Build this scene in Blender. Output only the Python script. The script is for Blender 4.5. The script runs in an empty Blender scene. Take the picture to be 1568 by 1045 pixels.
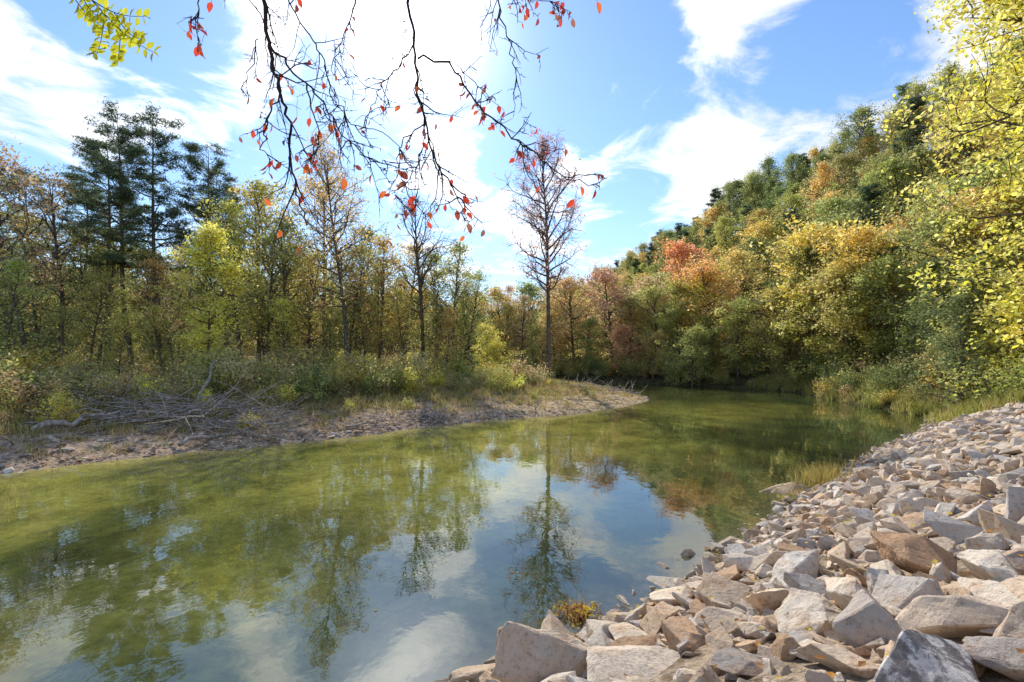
import bpy, math, random
import numpy as np
from mathutils import Vector, noise as mnoise
import bmesh
R=math.radians
rng=np.random.default_rng(7); random.seed(7)
F=740.0; CX=784.0; HY=545.0; CH=3.5
def w(px,py,Y): return np.array([(px-CX)/F*Y, Y, CH-(py-HY)/F*Y])
scene=bpy.context.scene
def link(o,parent=None):
    scene.collection.objects.link(o)
    if parent: o.parent=parent
    return o
# ---------------------------------------------------------------- mesh util
class MB:
    def __init__(s): s.v=[];s.f=[];s.c=[];s.n=0
    def add(s,v,f,mat=0,smooth=False,col=None):
        v=np.asarray(v,float).reshape(-1,3); f=np.asarray(f,np.int64)
        s.v.append(v)
        if col is None: col=np.full((len(v),3),0.5)
        col=np.asarray(col,float)
        if col.ndim==1: col=np.tile(col,(len(v),1))
        s.c.append(col); s.f.append((f+s.n,mat,smooth)); s.n+=len(v)
    def mesh(s,name,mats):
        me=bpy.data.meshes.new(name)
        V=np.concatenate(s.v); C=np.concatenate(s.c)
        me.vertices.add(len(V)); me.vertices.foreach_set('co',V.ravel())
        lv=[];ls=[];mi=[];sm=[];st=0
        for f,m,q in s.f:
            k=f.shape[1];n=len(f)
            lv.append(f.ravel()); ls.append(st+np.arange(n)*k); st+=n*k
            mi.append(np.full(n,m)); sm.append(np.full(n,q))
        lv=np.concatenate(lv);ls=np.concatenate(ls)
        me.loops.add(len(lv)); me.loops.foreach_set('vertex_index',lv.astype(np.int32))
        me.polygons.add(len(ls)); me.polygons.foreach_set('loop_start',ls.astype(np.int32))
        me.polygons.foreach_set('material_index',np.concatenate(mi).astype(np.int32))
        me.polygons.foreach_set('use_smooth',np.concatenate(sm).astype(bool))
        a=me.attributes.new('lc','FLOAT_COLOR','POINT')
        a.data.foreach_set('color',np.concatenate([C,np.ones((len(C),1))],1).astype(np.float32).ravel())
        for m in mats: me.materials.append(m)
        me.update(calc_edges=True)
        return me
def tube(mb,P,r,sides=5,mat=0,col=None):
    P=np.asarray(P,float); n=len(P); r=np.broadcast_to(np.asarray(r,float),(n,))
    T=np.gradient(P,axis=0); T/=np.linalg.norm(T,axis=1)[:,None]+1e-9
    ref=np.array([0.,0,1]) if abs(T[0,2])<0.8 else np.array([1.,0,0])
    A=np.cross(T,ref); A/=np.linalg.norm(A,axis=1)[:,None]+1e-9
    B=np.cross(T,A)
    a=np.arange(sides)/sides*2*np.pi
    V=P[:,None,:]+r[:,None,None]*(np.cos(a)[None,:,None]*A[:,None,:]+np.sin(a)[None,:,None]*B[:,None,:])
    i=np.arange(n-1)[:,None]*sides; j=np.arange(sides)[None,:]; j2=(j+1)%sides
    f=np.stack([i+j,i+j2,i+sides+j2,i+sides+j],-1).reshape(-1,4)
    mb.add(V.reshape(-1,3),f,mat,True,col)
def unit(v): return v/(np.linalg.norm(v,axis=-1,keepdims=True)+1e-9)
def leaves(mb,C,size,rg,mat=1,asp=0.55,up=0.5,colr=None,droop=0,sv=0.35):
    N=len(C); nrm=rg.normal(size=(N,3)); nrm[:,2]=np.abs(nrm[:,2])+up; nrm=unit(nrm)
    t=rg.normal(size=(N,3)); t[:,2]-=droop; t=unit(np.cross(nrm,np.cross(t,nrm)))
    b=np.cross(nrm,t); s=size*(1+sv*rg.normal(size=N)).clip(.4,2)[:,None]
    V=np.stack([C-t*s*.5, C+b*s*asp*.5+nrm*s*.08, C+t*s*.5, C-b*s*asp*.5+nrm*s*.08],1)
    f=np.arange(4*N).reshape(N,4)
    if colr is None: colr=rg.random((N,3))
    mb.add(V.reshape(-1,3),f,mat,False,np.repeat(colr,4,0))
def grow(rg,s,d,L,n,wander=.25,up=0.1):
    P=[np.array(s,float)]; d=unit(np.array(d,float))
    for i in range(n-1):
        d=unit(d+rg.normal(size=3)*wander+np.array([0,0,up])); P.append(P[-1]+d*L/(n-1))
    return np.array(P)
def along(P,u):
    x=u*(len(P)-1); i=min(int(x),len(P)-2); return P[i]*(1-(x-i))+P[i+1]*(x-i), unit(P[i+1]-P[i])
# ---------------------------------------------------------------- materials
def newmat(name):
    m=bpy.data.materials.new(name); m.use_nodes=True; nt=m.node_tree; nt.nodes.clear()
    return m,nt,nt.nodes,nt.links
def N(nt,t,**k):
    n=nt.nodes.new(t)
    for a,b in k.items():
        if a in n.inputs.keys(): n.inputs[a].default_value=b
        else: setattr(n,a,b)
    return n
def ramp(nt,stops,interp='LINEAR'):
    n=nt.nodes.new('ShaderNodeValToRGB'); cr=n.color_ramp; cr.interpolation=interp
    while len(cr.elements)<len(stops): cr.elements.new(.5)
    for e,(p,c) in zip(cr.elements,stops): e.position=p; e.color=(*c,1) if len(c)==3 else c
    return n
def mathn(nt,op,a,b=None,clamp=False):
    n=nt.nodes.new('ShaderNodeMath'); n.operation=op; n.use_clamp=clamp
    for i,x in enumerate((a,b)):
        if x is None: continue
        if isinstance(x,(int,float)): n.inputs[i].default_value=x
        else: nt.links.new(x,n.inputs[i])
    return n.outputs[0]
def foliage_mat(name,direct=False,trans=0.55):
    m,nt,nd,lk=newmat(name)
    at=N(nt,'ShaderNodeAttribute',attribute_name='lc')
    if direct: col=at.outputs['Color']
    else:
        oi=N(nt,'ShaderNodeObjectInfo'); sp=N(nt,'ShaderNodeSeparateColor'); lk.new(at.outputs['Color'],sp.inputs[0])
        hs=N(nt,'ShaderNodeHueSaturation'); lk.new(oi.outputs['Color'],hs.inputs['Color'])
        h=mathn(nt,'ADD',mathn(nt,'MULTIPLY',sp.outputs[1],0.055),0.477); lk.new(h,hs.inputs['Hue'])
        v=mathn(nt,'ADD',mathn(nt,'MULTIPLY',sp.outputs[0],1.1),0.45); lk.new(v,hs.inputs['Value'])
        s=mathn(nt,'ADD',mathn(nt,'MULTIPLY',sp.outputs[2],0.35),0.70); lk.new(s,hs.inputs['Saturation'])
        col=hs.outputs[0]
    d=N(nt,'ShaderNodeBsdfDiffuse'); t=N(nt,'ShaderNodeBsdfTranslucent'); mx=N(nt,'ShaderNodeMixShader',Fac=trans)
    lk.new(col,d.inputs[0]); lk.new(col,t.inputs[0]); lk.new(d.outputs[0],mx.inputs[1]); lk.new(t.outputs[0],mx.inputs[2])
    o=N(nt,'ShaderNodeOutputMaterial'); lk.new(mx.outputs[0],o.inputs[0]); return m
LEAF=foliage_mat('leaf'); GRASS=foliage_mat('grass_blades',True,.45)
def bark_mat(name,c1,c2):
    m,nt,nd,lk=newmat(name)
    tc=N(nt,'ShaderNodeNewGeometry'); mp=N(nt,'ShaderNodeMapping'); mp.inputs['Scale'].default_value=(6,6,1.2); lk.new(tc.outputs['Position'],mp.inputs[0])
    no=N(nt,'ShaderNodeTexNoise',Scale=1.5,Detail=3.,Roughness=.7); lk.new(mp.outputs[0],no.inputs['Vector'])
    r=ramp(nt,[(.35,c1),(.65,c2)]); lk.new(no.outputs[0],r.inputs[0])
    b=N(nt,'ShaderNodeBsdfDiffuse'); lk.new(r.outputs[0],b.inputs['Color'])
    o=N(nt,'ShaderNodeOutputMaterial'); lk.new(b.outputs[0],o.inputs[0]); return m
BARK=bark_mat('bark',(.06,.045,.035),(.24,.19,.15))
TWIG=bark_mat('twig_bark',(.03,.02,.02),(.09,.06,.055))
DRIFT=bark_mat('driftwood',(.20,.15,.12),(.60,.52,.44))
def rock_mat():
    m,nt,nd,lk=newmat('limestone')
    g=N(nt,'ShaderNodeNewGeometry'); at=N(nt,'ShaderNodeAttribute',attribute_name='lc')
    n1=N(nt,'ShaderNodeTexNoise',Scale=3.2,Detail=4.,Roughness=.65); n2=N(nt,'ShaderNodeTexNoise',Scale=16.,Detail=6.,Roughness=.78)
    for n in (n1,n2): lk.new(g.outputs['Position'],n.inputs['Vector'])
    st=ramp(nt,[(.50,(0,0,0)),(.67,(1,1,1))]); lk.new(n1.outputs[0],st.inputs[0])
    f=mathn(nt,'MULTIPLY',st.outputs[0],.5)
    mx=N(nt,'ShaderNodeMix',data_type='RGBA'); lk.new(f,mx.inputs[0]); lk.new(at.outputs['Color'],mx.inputs[6]); mx.inputs[7].default_value=(.62,.38,.21,1)
    sp=ramp(nt,[(.31,(.42,.36,.31)),(.46,(.97,.96,.94)),(.75,(1.18,1.18,1.18))]); lk.new(n2.outputs[0],sp.inputs[0])
    mm=N(nt,'ShaderNodeMix',data_type='RGBA',blend_type='MULTIPLY'); mm.inputs[0].default_value=1; lk.new(mx.outputs[2],mm.inputs[6]); lk.new(sp.outputs[0],mm.inputs[7])
    b=N(nt,'ShaderNodeBsdfDiffuse'); lk.new(mm.outputs[2],b.inputs['Color'])
    hh=mathn(nt,'ADD',mathn(nt,'MULTIPLY',n2.outputs[0],.7),mathn(nt,'MULTIPLY',n1.outputs[0],1.))
    bp=N(nt,'ShaderNodeBump',Strength=.9,Distance=.06); lk.new(hh,bp.inputs['Height']); lk.new(bp.outputs[0],b.inputs['Normal'])
    o=N(nt,'ShaderNodeOutputMaterial'); lk.new(b.outputs[0],o.inputs[0]); return m
ROCK=rock_mat()
def darkrock_mat():
    m,nt,nd,lk=newmat('lichen_limestone')
    g=N(nt,'ShaderNodeNewGeometry')
    n1=N(nt,'ShaderNodeTexNoise',Scale=7.,Detail=9.,Roughness=.76,Distortion=.2); lk.new(g.outputs['Position'],n1.inputs['Vector'])
    r=ramp(nt,[(.38,(.16,.135,.12)),(.49,(.30,.265,.24)),(.54,(.66,.60,.54)),(.7,(.8,.74,.67))]); lk.new(n1.outputs[0],r.inputs[0])
    b=N(nt,'ShaderNodeBsdfDiffuse'); lk.new(r.outputs[0],b.inputs['Color'])
    bp=N(nt,'ShaderNodeBump',Strength=.8,Distance=.03); lk.new(n1.outputs[0],bp.inputs['Height']); lk.new(bp.outputs[0],b.inputs['Normal'])
    o=N(nt,'ShaderNodeOutputMaterial'); lk.new(b.outputs[0],o.inputs[0]); return m
DROCK=darkrock_mat()
def ground_mat():
    m,nt,nd,lk=newmat('bank_soil')
    g=N(nt,'ShaderNodeNewGeometry'); at=N(nt,'ShaderNodeAttribute',attribute_name='lc')
    n1=N(nt,'ShaderNodeTexNoise',Scale=1.3,Detail=6.,Roughness=.75); n2=N(nt,'ShaderNodeTexNoise',Scale=12.,Detail=4.,Roughness=.8)
    for n in (n1,n2): lk.new(g.outputs['Position'],n.inputs['Vector'])
    r=ramp(nt,[(.38,(.36,.31,.25)),(.5,(1,1,1)),(.66,(1.4,1.33,1.2))]); lk.new(n1.outputs[0],r.inputs[0])
    r2=ramp(nt,[(.3,(.4,.4,.4)),(.7,(1.4,1.4,1.4))]); lk.new(n2.outputs[0],r2.inputs[0])
    m1=N(nt,'ShaderNodeMix',data_type='RGBA',blend_type='MULTIPLY'); m1.inputs[0].default_value=1; lk.new(at.outputs['Color'],m1.inputs[6]); lk.new(r.outputs[0],m1.inputs[7])
    m2=N(nt,'ShaderNodeMix',data_type='RGBA',blend_type='MULTIPLY'); m2.inputs[0].default_value=1; lk.new(m1.outputs[2],m2.inputs[6]); lk.new(r2.outputs[0],m2.inputs[7])
    b=N(nt,'ShaderNodeBsdfDiffuse'); lk.new(m2.outputs[2],b.inputs['Color'])
    bp=N(nt,'ShaderNodeBump',Strength=.8,Distance=.08); lk.new(n2.outputs[0],bp.inputs['Height']); lk.new(bp.outputs[0],b.inputs['Normal'])
    o=N(nt,'ShaderNodeOutputMaterial'); lk.new(b.outputs[0],o.inputs[0]); return m
GROUND=ground_mat()
def water_mat():
    m,nt,nd,lk=newmat('river_water')
    g=N(nt,'ShaderNodeNewGeometry'); at=N(nt,'ShaderNodeAttribute',attribute_name='lc')
    n1=N(nt,'ShaderNodeTexNoise',Scale=.5,Detail=6.,Roughness=.65); lk.new(g.outputs['Position'],n1.inputs['Vector'])
    n3=N(nt,'ShaderNodeTexNoise',Scale=5.,Detail=6.,Roughness=.7); lk.new(g.outputs['Position'],n3.inputs['Vector'])
    r=ramp(nt,[(.35,(.6,.62,.62)),(.65,(1.3,1.3,1.2))]); lk.new(n1.outputs[0],r.inputs[0])
    r3=ramp(nt,[(.35,(.72,.74,.72)),(.65,(1.25,1.25,1.22))]); lk.new(n3.outputs[0],r3.inputs[0])
    m1=N(nt,'ShaderNodeMix',data_type='RGBA',blend_type='MULTIPLY'); m1.inputs[0].default_value=1; lk.new(at.outputs['Color'],m1.inputs[6]); lk.new(r.outputs[0],m1.inputs[7])
    m2=N(nt,'ShaderNodeMix',data_type='RGBA',blend_type='MULTIPLY'); m2.inputs[0].default_value=1; lk.new(m1.outputs[2],m2.inputs[6]); lk.new(r3.outputs[0],m2.inputs[7])
    b=N(nt,'ShaderNodeBsdfPrincipled',Roughness=.01,IOR=1.72); lk.new(m2.outputs[2],b.inputs['Base Color'])
    mp=N(nt,'ShaderNodeMapping'); mp.inputs['Scale'].default_value=(1.,.8,1); mp.inputs['Rotation'].default_value=(0,0,.5); lk.new(g.outputs['Position'],mp.inputs[0])
    n2=N(nt,'ShaderNodeTexNoise',Scale=2.4,Detail=3.,Roughness=.5,Distortion=.2); lk.new(mp.outputs[0],n2.inputs['Vector'])
    bp=N(nt,'ShaderNodeBump',Strength=.11,Distance=.03); lk.new(n2.outputs[0],bp.inputs['Height']); lk.new(bp.outputs[0],b.inputs['Normal'])
    o=N(nt,'ShaderNodeOutputMaterial'); lk.new(b.outputs[0],o.inputs[0]); return m
WATER=water_mat()
# ---------------------------------------------------------------- terrain
L=[(-48,-20),(-30,2),(-21,9.5),(-15.1,14.2),(-13.9,15.7),(-11.5,17.6),(-9.6,18.6),(-8.2,19.9),(-6.4,21.2),(-5.1,22.9),(-2.8,24.6),(-1,26.6),(.6,27.3),(2.8,28.2),(4.7,29.8),(8,33.6),(10.6,37.5),(11.5,41),(10.8,44.5),(9.4,48),(8.2,54),(2,60),(-12,66),(-45,74)]
FR=[(-45,90),(-12,80),(3,72),(11,65),(17,61),(22,55)]
RT=[(25.5,50),(27.2,45),(25.6,40),(24.6,35.5),(24.2,31),(23.4,27.3)]
RP=[(21.9,24.9),(17.4,20.8),(12.3,16.7),(9.6,14),(7.3,12.1),(5.5,10.1),(4.1,8.8),(2.6,7.4),(1.15,6.2),(-.17,5.2),(-4,1.8),(-12,-6),(-26,-22),(-34,-40)]
poly=np.array(L+FR+RT+RP,float); tags=[0]*len(L)+[1]*(len(FR))+[2]*len(RT)+[3]*(len(RP)-1)+[0]; tags[len(L)-1]=0
tags=np.array(tags)
def sdist(x,y):
    x=np.asarray(x,float);y=np.asarray(y,float);P=np.stack([x,y],-1)
    D=np.full((4,)+x.shape,1e9); inside=np.zeros(x.shape,bool); n=len(poly)
    for i in range(n):
        a=poly[i];b=poly[(i+1)%n]; ab=b-a; t=np.clip(((P-a)@ab)/(ab@ab),0,1)
        d=np.linalg.norm(P-a-t[...,None]*ab,axis=-1); D[tags[i]]=np.minimum(D[tags[i]],d)
        c=((a[1]>y)!=(b[1]>y))&(x<(b[0]-a[0])*(y-a[1])/((b[1]-a[1])+1e-12)+a[0]); inside^=c
    d=D.min(0); return np.where(inside,-d,d),D
def ss(t): t=np.clip(t,0,1); return t*t*(3-2*t)
def vnoise(x,y,s=1.):
    return np.sin(x*1.7*s+1.3*np.sin(y*1.1*s))*.5+np.sin(y*2.3*s+1.9*np.sin(x*.9*s)+2)*.3+np.sin((x+y)*3.9*s+1)*.2
def xe(y): return 28+np.maximum(0,30-y)*.55-.10*np.maximum(0,y-60)
def hill(x,y):
    h=38.5*ss((x-xe(y))/58+.06)-38.5*ss(np.array(.06))
    h=np.maximum(h,0)+ 2.*vnoise(x,y,.06)*ss((x-xe(y))/20)
    h2=26*ss((y-300)/160)*ss((x+260)/200+.3)
    return np.maximum(h,h2)
def terrain(x,y):
    d,D=sdist(x,y); dp=np.maximum(d,0)
    z0=.85*(1-np.exp(-dp/3.5))+.012*np.minimum(dp,60)+.07*vnoise(x,y,1.3)*np.clip(dp,0,1)
    z1=1.0*(1-np.exp(-dp/2.))+.02*np.minimum(dp,60)
    z2=np.minimum(.55*dp,1.6)
    z3=np.minimum(.46*dp,3.1)
    W=1/(D+.3)**3; z=(z0*W[0]+z1*W[1]+z2*W[2]+z3*W[3])/W.sum(0)+hill(x,y)
    return np.where(d>0,z,-np.minimum(.3*(-d),1.6)), d, D
def gz(x,y): return terrain(np.array([x]),np.array([y]))[0][0]
def axis(a,b,st,lo,hi,n): 
    left=a-np.geomspace(1,a-lo+1,n)[::-1]+1; right=b+np.geomspace(1,hi-b+1,n)-1
    return np.concatenate([left[:-1],np.arange(a,b,st),right])
xs=axis(-45,50,.5,-1500,1800,34); ys=axis(-8,75,.5,-600,2200,60)
X,Y=np.meshgrid(xs,ys); Z,Dd,DD=terrain(X,Y)
def grid_faces(ny,nx):
    i=np.arange(ny-1)[:,None]*nx; j=np.arange(nx-1)[None,:]
    return np.stack([i+j,i+j+1,i+nx+j+1,i+nx+j],-1).reshape(-1,4)
col=np.zeros(X.shape+(3,)); 
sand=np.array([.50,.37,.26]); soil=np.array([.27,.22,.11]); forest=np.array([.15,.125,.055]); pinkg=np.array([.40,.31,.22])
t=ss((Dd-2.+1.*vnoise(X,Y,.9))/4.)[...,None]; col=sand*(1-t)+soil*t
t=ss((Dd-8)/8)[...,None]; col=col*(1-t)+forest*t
t=ss((X+4)/8)[...,None]*ss((7-Dd)/3)[...,None]; col=col*(1-t)+np.array([.62,.47,.29])*t
t=(ss((DD[0]-DD[3])/2+.5)*(Dd>0))[...,None]; col=col*(1-t)+pinkg*t
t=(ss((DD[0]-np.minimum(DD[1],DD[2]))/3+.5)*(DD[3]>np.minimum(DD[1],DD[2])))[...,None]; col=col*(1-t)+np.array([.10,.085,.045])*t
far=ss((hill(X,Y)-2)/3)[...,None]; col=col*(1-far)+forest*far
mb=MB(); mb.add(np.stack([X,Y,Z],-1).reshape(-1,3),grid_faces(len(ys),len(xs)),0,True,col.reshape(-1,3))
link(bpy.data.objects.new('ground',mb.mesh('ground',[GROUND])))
# water
wx=np.arange(-60,42,.6); wy=np.arange(-50,96,.6); X,Y=np.meshgrid(wx,wy); d,D=sdist(X,Y)
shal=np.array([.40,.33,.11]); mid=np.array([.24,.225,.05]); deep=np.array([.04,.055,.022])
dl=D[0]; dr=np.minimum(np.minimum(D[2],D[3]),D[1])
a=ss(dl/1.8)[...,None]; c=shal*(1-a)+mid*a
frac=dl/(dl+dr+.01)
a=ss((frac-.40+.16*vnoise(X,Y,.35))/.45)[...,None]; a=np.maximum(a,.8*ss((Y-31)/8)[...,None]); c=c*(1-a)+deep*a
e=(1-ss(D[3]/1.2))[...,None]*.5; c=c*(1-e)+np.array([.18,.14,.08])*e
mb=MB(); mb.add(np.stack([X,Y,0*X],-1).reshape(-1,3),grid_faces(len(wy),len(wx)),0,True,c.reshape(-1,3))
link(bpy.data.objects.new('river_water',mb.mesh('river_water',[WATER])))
# ---------------------------------------------------------------- trees
def rnd(s): return math.sin(math.pi*min(1,s*.80+.17))**.7
def tree(name,seed,H,r0,cb,Rr,prof,nl,leafN,leafS,el=(10,60),nsub=5,ntw=3,sig=.45,gap=.25,sides=6,twg=True,lean=.0,asp=.6,up=.5,wander=.22,bark=None,subang=.8,flat=1.,lo=.2,tw=.045):
    rg=np.random.default_rng(seed); mb=MB()
    T=grow(rg,(0,0,-.4),(lean,0,1),H+.4,12,tw,.05); T[:,2]*=(H)/T[-1,2]; T[0,2]=-.5
    tt=np.linspace(0,1,12); tube(mb,T,r0*(1-tt)**.8+.02,max(sides,5)); C=[]
    for i in range(nl):
        s=(i+rg.random()*.9)/nl; t=cb+(.97-cb)*s
        p,dd=along(T,t); az=i*2.4+rg.normal()*.4; ev=R(el[0]+(el[1]-el[0])*s+rg.normal()*9)
        Ln=Rr*prof(s)*rg.uniform(.7,1.18)
        if Ln<.25: continue
        dv=np.array([math.cos(az)*math.cos(ev),math.sin(az)*math.cos(ev),math.sin(ev)])
        P=grow(rg,p,dv,Ln,7,wander,.06); rl=min(r0*.45,r0*(1-t)*.55+.012*Ln)
        tube(mb,P,rl*(1-np.linspace(0,.85,7)),max(3,sides-2))
        C.append((P[4:],1.))
        for k in range(nsub):
            u=lo+(1-lo)*(k+rg.random())/nsub; q,qd=along(P,u)
            sd=unit(qd+rg.normal(size=3)*subang*np.array([1,1,flat]))
            S=grow(rg,q,sd,Ln*.5*(1.25-.7*u)*rg.uniform(.6,1.2),5,wander,.06)
            tube(mb,S,rl*.38*(1-np.linspace(0,.8,5)),3); C.append((S[2:],1.))
            for m_ in range(ntw):
                q2,qd2=along(S,rg.uniform(.3,1)); sd=unit(qd2+rg.normal(size=3)*.9*np.array([1,1,flat]))
                W_=grow(rg,q2,sd,Ln*.22*rg.uniform(.6,1.3),3,.3,.05)
                if twg: tube(mb,W_,np.array([rl*.14,rl*.1,rl*.05])+.004,3)
                C.append((W_[1:],1.2))
    cen=np.concatenate([c for c,_ in C]); 
    if leafN:
        wt=np.exp(rg.normal(size=len(cen))*.8)*(rg.random(len(cen))>gap); wt/=wt.sum()
        idx=rg.choice(len(cen),leafN,p=wt); off=rg.normal(size=(leafN,3))*sig; off[:,2]*=.65*flat
        cb_=rg.random(len(cen)); ch=rg.random(len(cen))
        colr=np.stack([.55*cb_[idx]+.45*rg.random(leafN),.5*ch[idx]+.5*rg.random(leafN),rg.random(leafN)],1)
        leaves(mb,cen[idx]+off,leafS,rg,1,asp,up,colr)
    return mb.mesh(name,[bark or BARK,LEAF])
M={}
M['decA']=tree('decA',1,13,.22,.22,5.2,rnd,34,7500,.27,el=(5,65),sig=.42,twg=False,gap=.4)
M['decB']=tree('decB',2,12,.2,.15,4.6,rnd,32,7000,.27,el=(10,60),sig=.40,twg=False,gap=.4)
M['decC']=tree('decC',3,14,.22,.25,4.2,rnd,34,6500,.26,el=(20,70),sig=.38,twg=False,gap=.4)
M['decD']=tree('decD',4,11,.2,.12,5.5,rnd,34,7500,.28,el=(0,60),sig=.42,twg=False,gap=.4)
M['spA']=tree('spA',5,17,.2,.3,4.6,rnd,30,2800,.21,el=(20,65),sig=.32,gap=.5,ntw=3)
M['spB']=tree('spB',6,16,.18,.35,4.0,rnd,28,3400,.21,el=(25,65),sig=.36,gap=.45,ntw=3)
M['spC']=tree('spC',16,15,.17,.25,4.2,rnd,32,5000,.21,el=(15,65),sig=.36,gap=.45,ntw=3)
M['pineA']=tree('pineA',8,24,.27,.45,4.2,lambda s:1.0-.5*s if s>.15 else .7,38,18000,.32,el=(-2,30),sig=.26,gap=.38,asp=.16,flat=.35,up=.2,nsub=5,lo=.4,wander=.15)
M['pineB']=tree('pineB',9,22,.25,.48,3.6,lambda s:1.0-.5*s if s>.15 else .7,34,14000,.32,el=(-8,30),sig=.26,gap=.42,asp=.16,flat=.35,up=.2,nsub=5,lo=.4,wander=.15)
M['pineH']=tree('pineH',10,16,.2,.2,3.6,lambda s:1.05-.75*s,38,7000,.38,el=(-5,35),sig=.30,gap=.35,asp=.3,flat=.5,nsub=5,twg=False)
M['cedar']=tree('cedar',11,8,.14,.04,2.5,lambda s:1.05-.85*s,46,11000,.17,el=(5,55),sig=.22,gap=.3,asp=.35,nsub=5,twg=False)
M['yel']=tree('yel',12,12,.12,.14,2.7,rnd,36,12000,.17,el=(5,60),sig=.30,gap=.42)
M['tall']=tree('tall',13,24,.24,.36,3.9,lambda s:.45+.75*math.sin(math.pi*min(1,s*.85+.12)),46,5600,.17,el=(25,62),nsub=7,ntw=4,sig=.28,gap=.5,wander=.16,subang=.6,tw=.02)
M['thin']=tree('thin',14,20,.17,.33,3.7,lambda s:.4+.7*math.sin(math.pi*min(1,s*.85+.12)),42,6000,.17,el=(25,62),nsub=6,ntw=4,sig=.3,gap=.45,wander=.16,subang=.6,tw=.03)
M['bare']=tree('bare',15,17,.2,.35,3.8,rnd,30,300,.15,el=(35,70),nsub=6,ntw=5,sig=.2,gap=.4,wander=.16,subang=.6)
def shrub(name,seed,H,Rr,leafN,leafS,nst=12):
    rg=np.random.default_rng(seed); mb=MB(); C=[]
    for i in range(nst):
        a=rg.random()*6.28; P=grow(rg,(rg.normal()*Rr*.2,rg.normal()*Rr*.2,-.15),(math.cos(a)*.6,math.sin(a)*.6,1),H*rg.uniform(.6,1.1),6,.2,.03)
        tube(mb,P,.02*(1-np.linspace(0,.8,6))*H/2,3); C.append(P[2:])
        for k in range(4):
            q,qd=along(P,rg.uniform(.3,1)); S=grow(rg,q,unit(qd+rg.normal(size=3)*.8),H*.3,3,.2,.03); tube(mb,S,.006*H/2+.002,3); C.append(S)
    cen=np.concatenate(C); wt=np.exp(rg.normal(size=len(cen))*.8); wt/=wt.sum(); idx=rg.choice(len(cen),leafN,p=wt)
    cb_=rg.random(len(cen)); colr=np.stack([.55*cb_[idx]+.45*rg.random(leafN),rg.random(leafN),rg.random(leafN)],1)
    leaves(mb,cen[idx]+rg.normal(size=(leafN,3))*H*.08,leafS,rg,1,.55,.4,colr); return mb.mesh(name,[BARK,LEAF])
M['shA']=shrub('shA',21,2.2,1.2,1300,.14); M['shB']=shrub('shB',22,1.6,1.2,1000,.12); M['shC']=shrub('shC',23,3.2,1.4,1800,.17); M['shD']=shrub('shD',24,1.6,1.,350,.10,20)
YG=(.50,.46,.06);YEL=(.58,.45,.05);GOLD=(.50,.35,.06);OLV=(.29,.285,.065);GRN=(.17,.205,.055);DGR=(.075,.105,.045);ORG=(.54,.27,.055);RUS=(.40,.22,.09);BRN=(.36,.25,.10);PINK=(.44,.27,.15);RED=(.5,.18,.07);PINE=(.09,.12,.055)
CG=1.68
def put(mesh,name,x,y,s=1.,colr=OLV,parent=None,rz=None,sz=None,z=None,jit=.12,sink=0):
    o=bpy.data.objects.new(name,M[mesh]); o.location=(x,y,(gz(x,y) if z is None else z)-sink)
    k=s; o.scale=(k,k,k*(sz or 1)); o.rotation_euler=(0,0,random.random()*6.28 if rz is None else rz)
    j=(1+random.uniform(-jit,jit))*CG; o.color=(min(.9,colr[0]*j),min(.8,colr[1]*j*random.uniform(.94,1.06)),colr[2]*j*1.05,1); return link(o,parent)
def putp(mesh,name,px,Yd,toppy,H,colr,**k):
    x=(px-CX)/F*Yd; g=gz(x,Yd); top=CH+(HY-toppy)/F*Yd; return put(mesh,name,x,Yd,(top-g)/(H+.6),colr,z=g,**k)
putp('tall','tall_sparse_tree',838,45,203,24,(.46,.21,.13),rz=1.9)
putp('thin','sparse_brown_tree',530,37,225,20,(.46,.32,.10),rz=1.)
putp('bare','bare_tree',645,43,298,17,BRN,rz=2.)
putp('yel','yellow_green_tree',318,31,332,12,(.58,.52,.07),rz=.5)
for px,Yd,tp,m in [(165,44,212,'pineB'),(205,42,196,'pineA'),(248,43,200,'pineA'),(310,46,214,'pineB'),(125,52,262,'pineB'),(350,54,268,'pineB'),(60,60,270,'pineB')]:
    putp(m,'pine_tree',px,Yd,tp,24 if m=='pineA' else 22,PINE,jit=.2)
for px,Yd,tp,m,c in [(-20,30,235,'spB',(.36,.30,.09)),(45,36,240,'spB',(.42,.27,.10)),(95,42,265,'spA',BRN),(-70,36,250,'spC',GRN),(395,48,285,'spA',GOLD),(430,44,282,'spC',(.38,.33,.07)),(500,48,262,'spA',GOLD),
    (580,46,362,'spC',(.50,.34,.06)),(615,50,375,'spC',GOLD),(668,48,385,'spC',OLV),(693,44,378,'spC',(.32,.32,.07)),(715,47,420,'spC',(.30,.32,.07)),(370,42,320,'spC',(.40,.36,.07)),(270,39,400,'spB',(.48,.31,.07)),(10,27,400,'spC',(.30,.31,.06)),(135,34,420,'spC',(.38,.33,.07)),(470,40,390,'spC',(.46,.37,.07)),(560,39,430,'spC',(.42,.34,.07)),(180,31,480,'spC',(.43,.40,.07)),(620,41,445,'spC',(.42,.37,.07)),(440,36,460,'spC',YG),(80,30,470,'spC',OLV),(250,34,470,'spC',(.38,.34,.07)),(500,37,470,'spC',OLV),(60,48,330,'spC',(.36,.32,.07)),(670,42,470,'spC',OLV),(20,44,350,'spC',GRN),(150,40,350,'spC',OLV),(410,40,360,'spC',(.34,.33,.07)),(340,46,370,'spC',GRN),(540,50,350,'spC',OLV)]:
    putp(m,'deciduous_tree',px,Yd,tp,{'spA':17,'spB':16,'spC':15,'decC':14}[m],c)
em=bpy.data.objects.new('floodplain_forest',None); link(em)
pal=[OLV,GRN,GOLD,BRN,YG,OLV,(.42,.33,.07),OLV,(.46,.31,.07),(.24,.25,.06),GRN]
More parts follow.
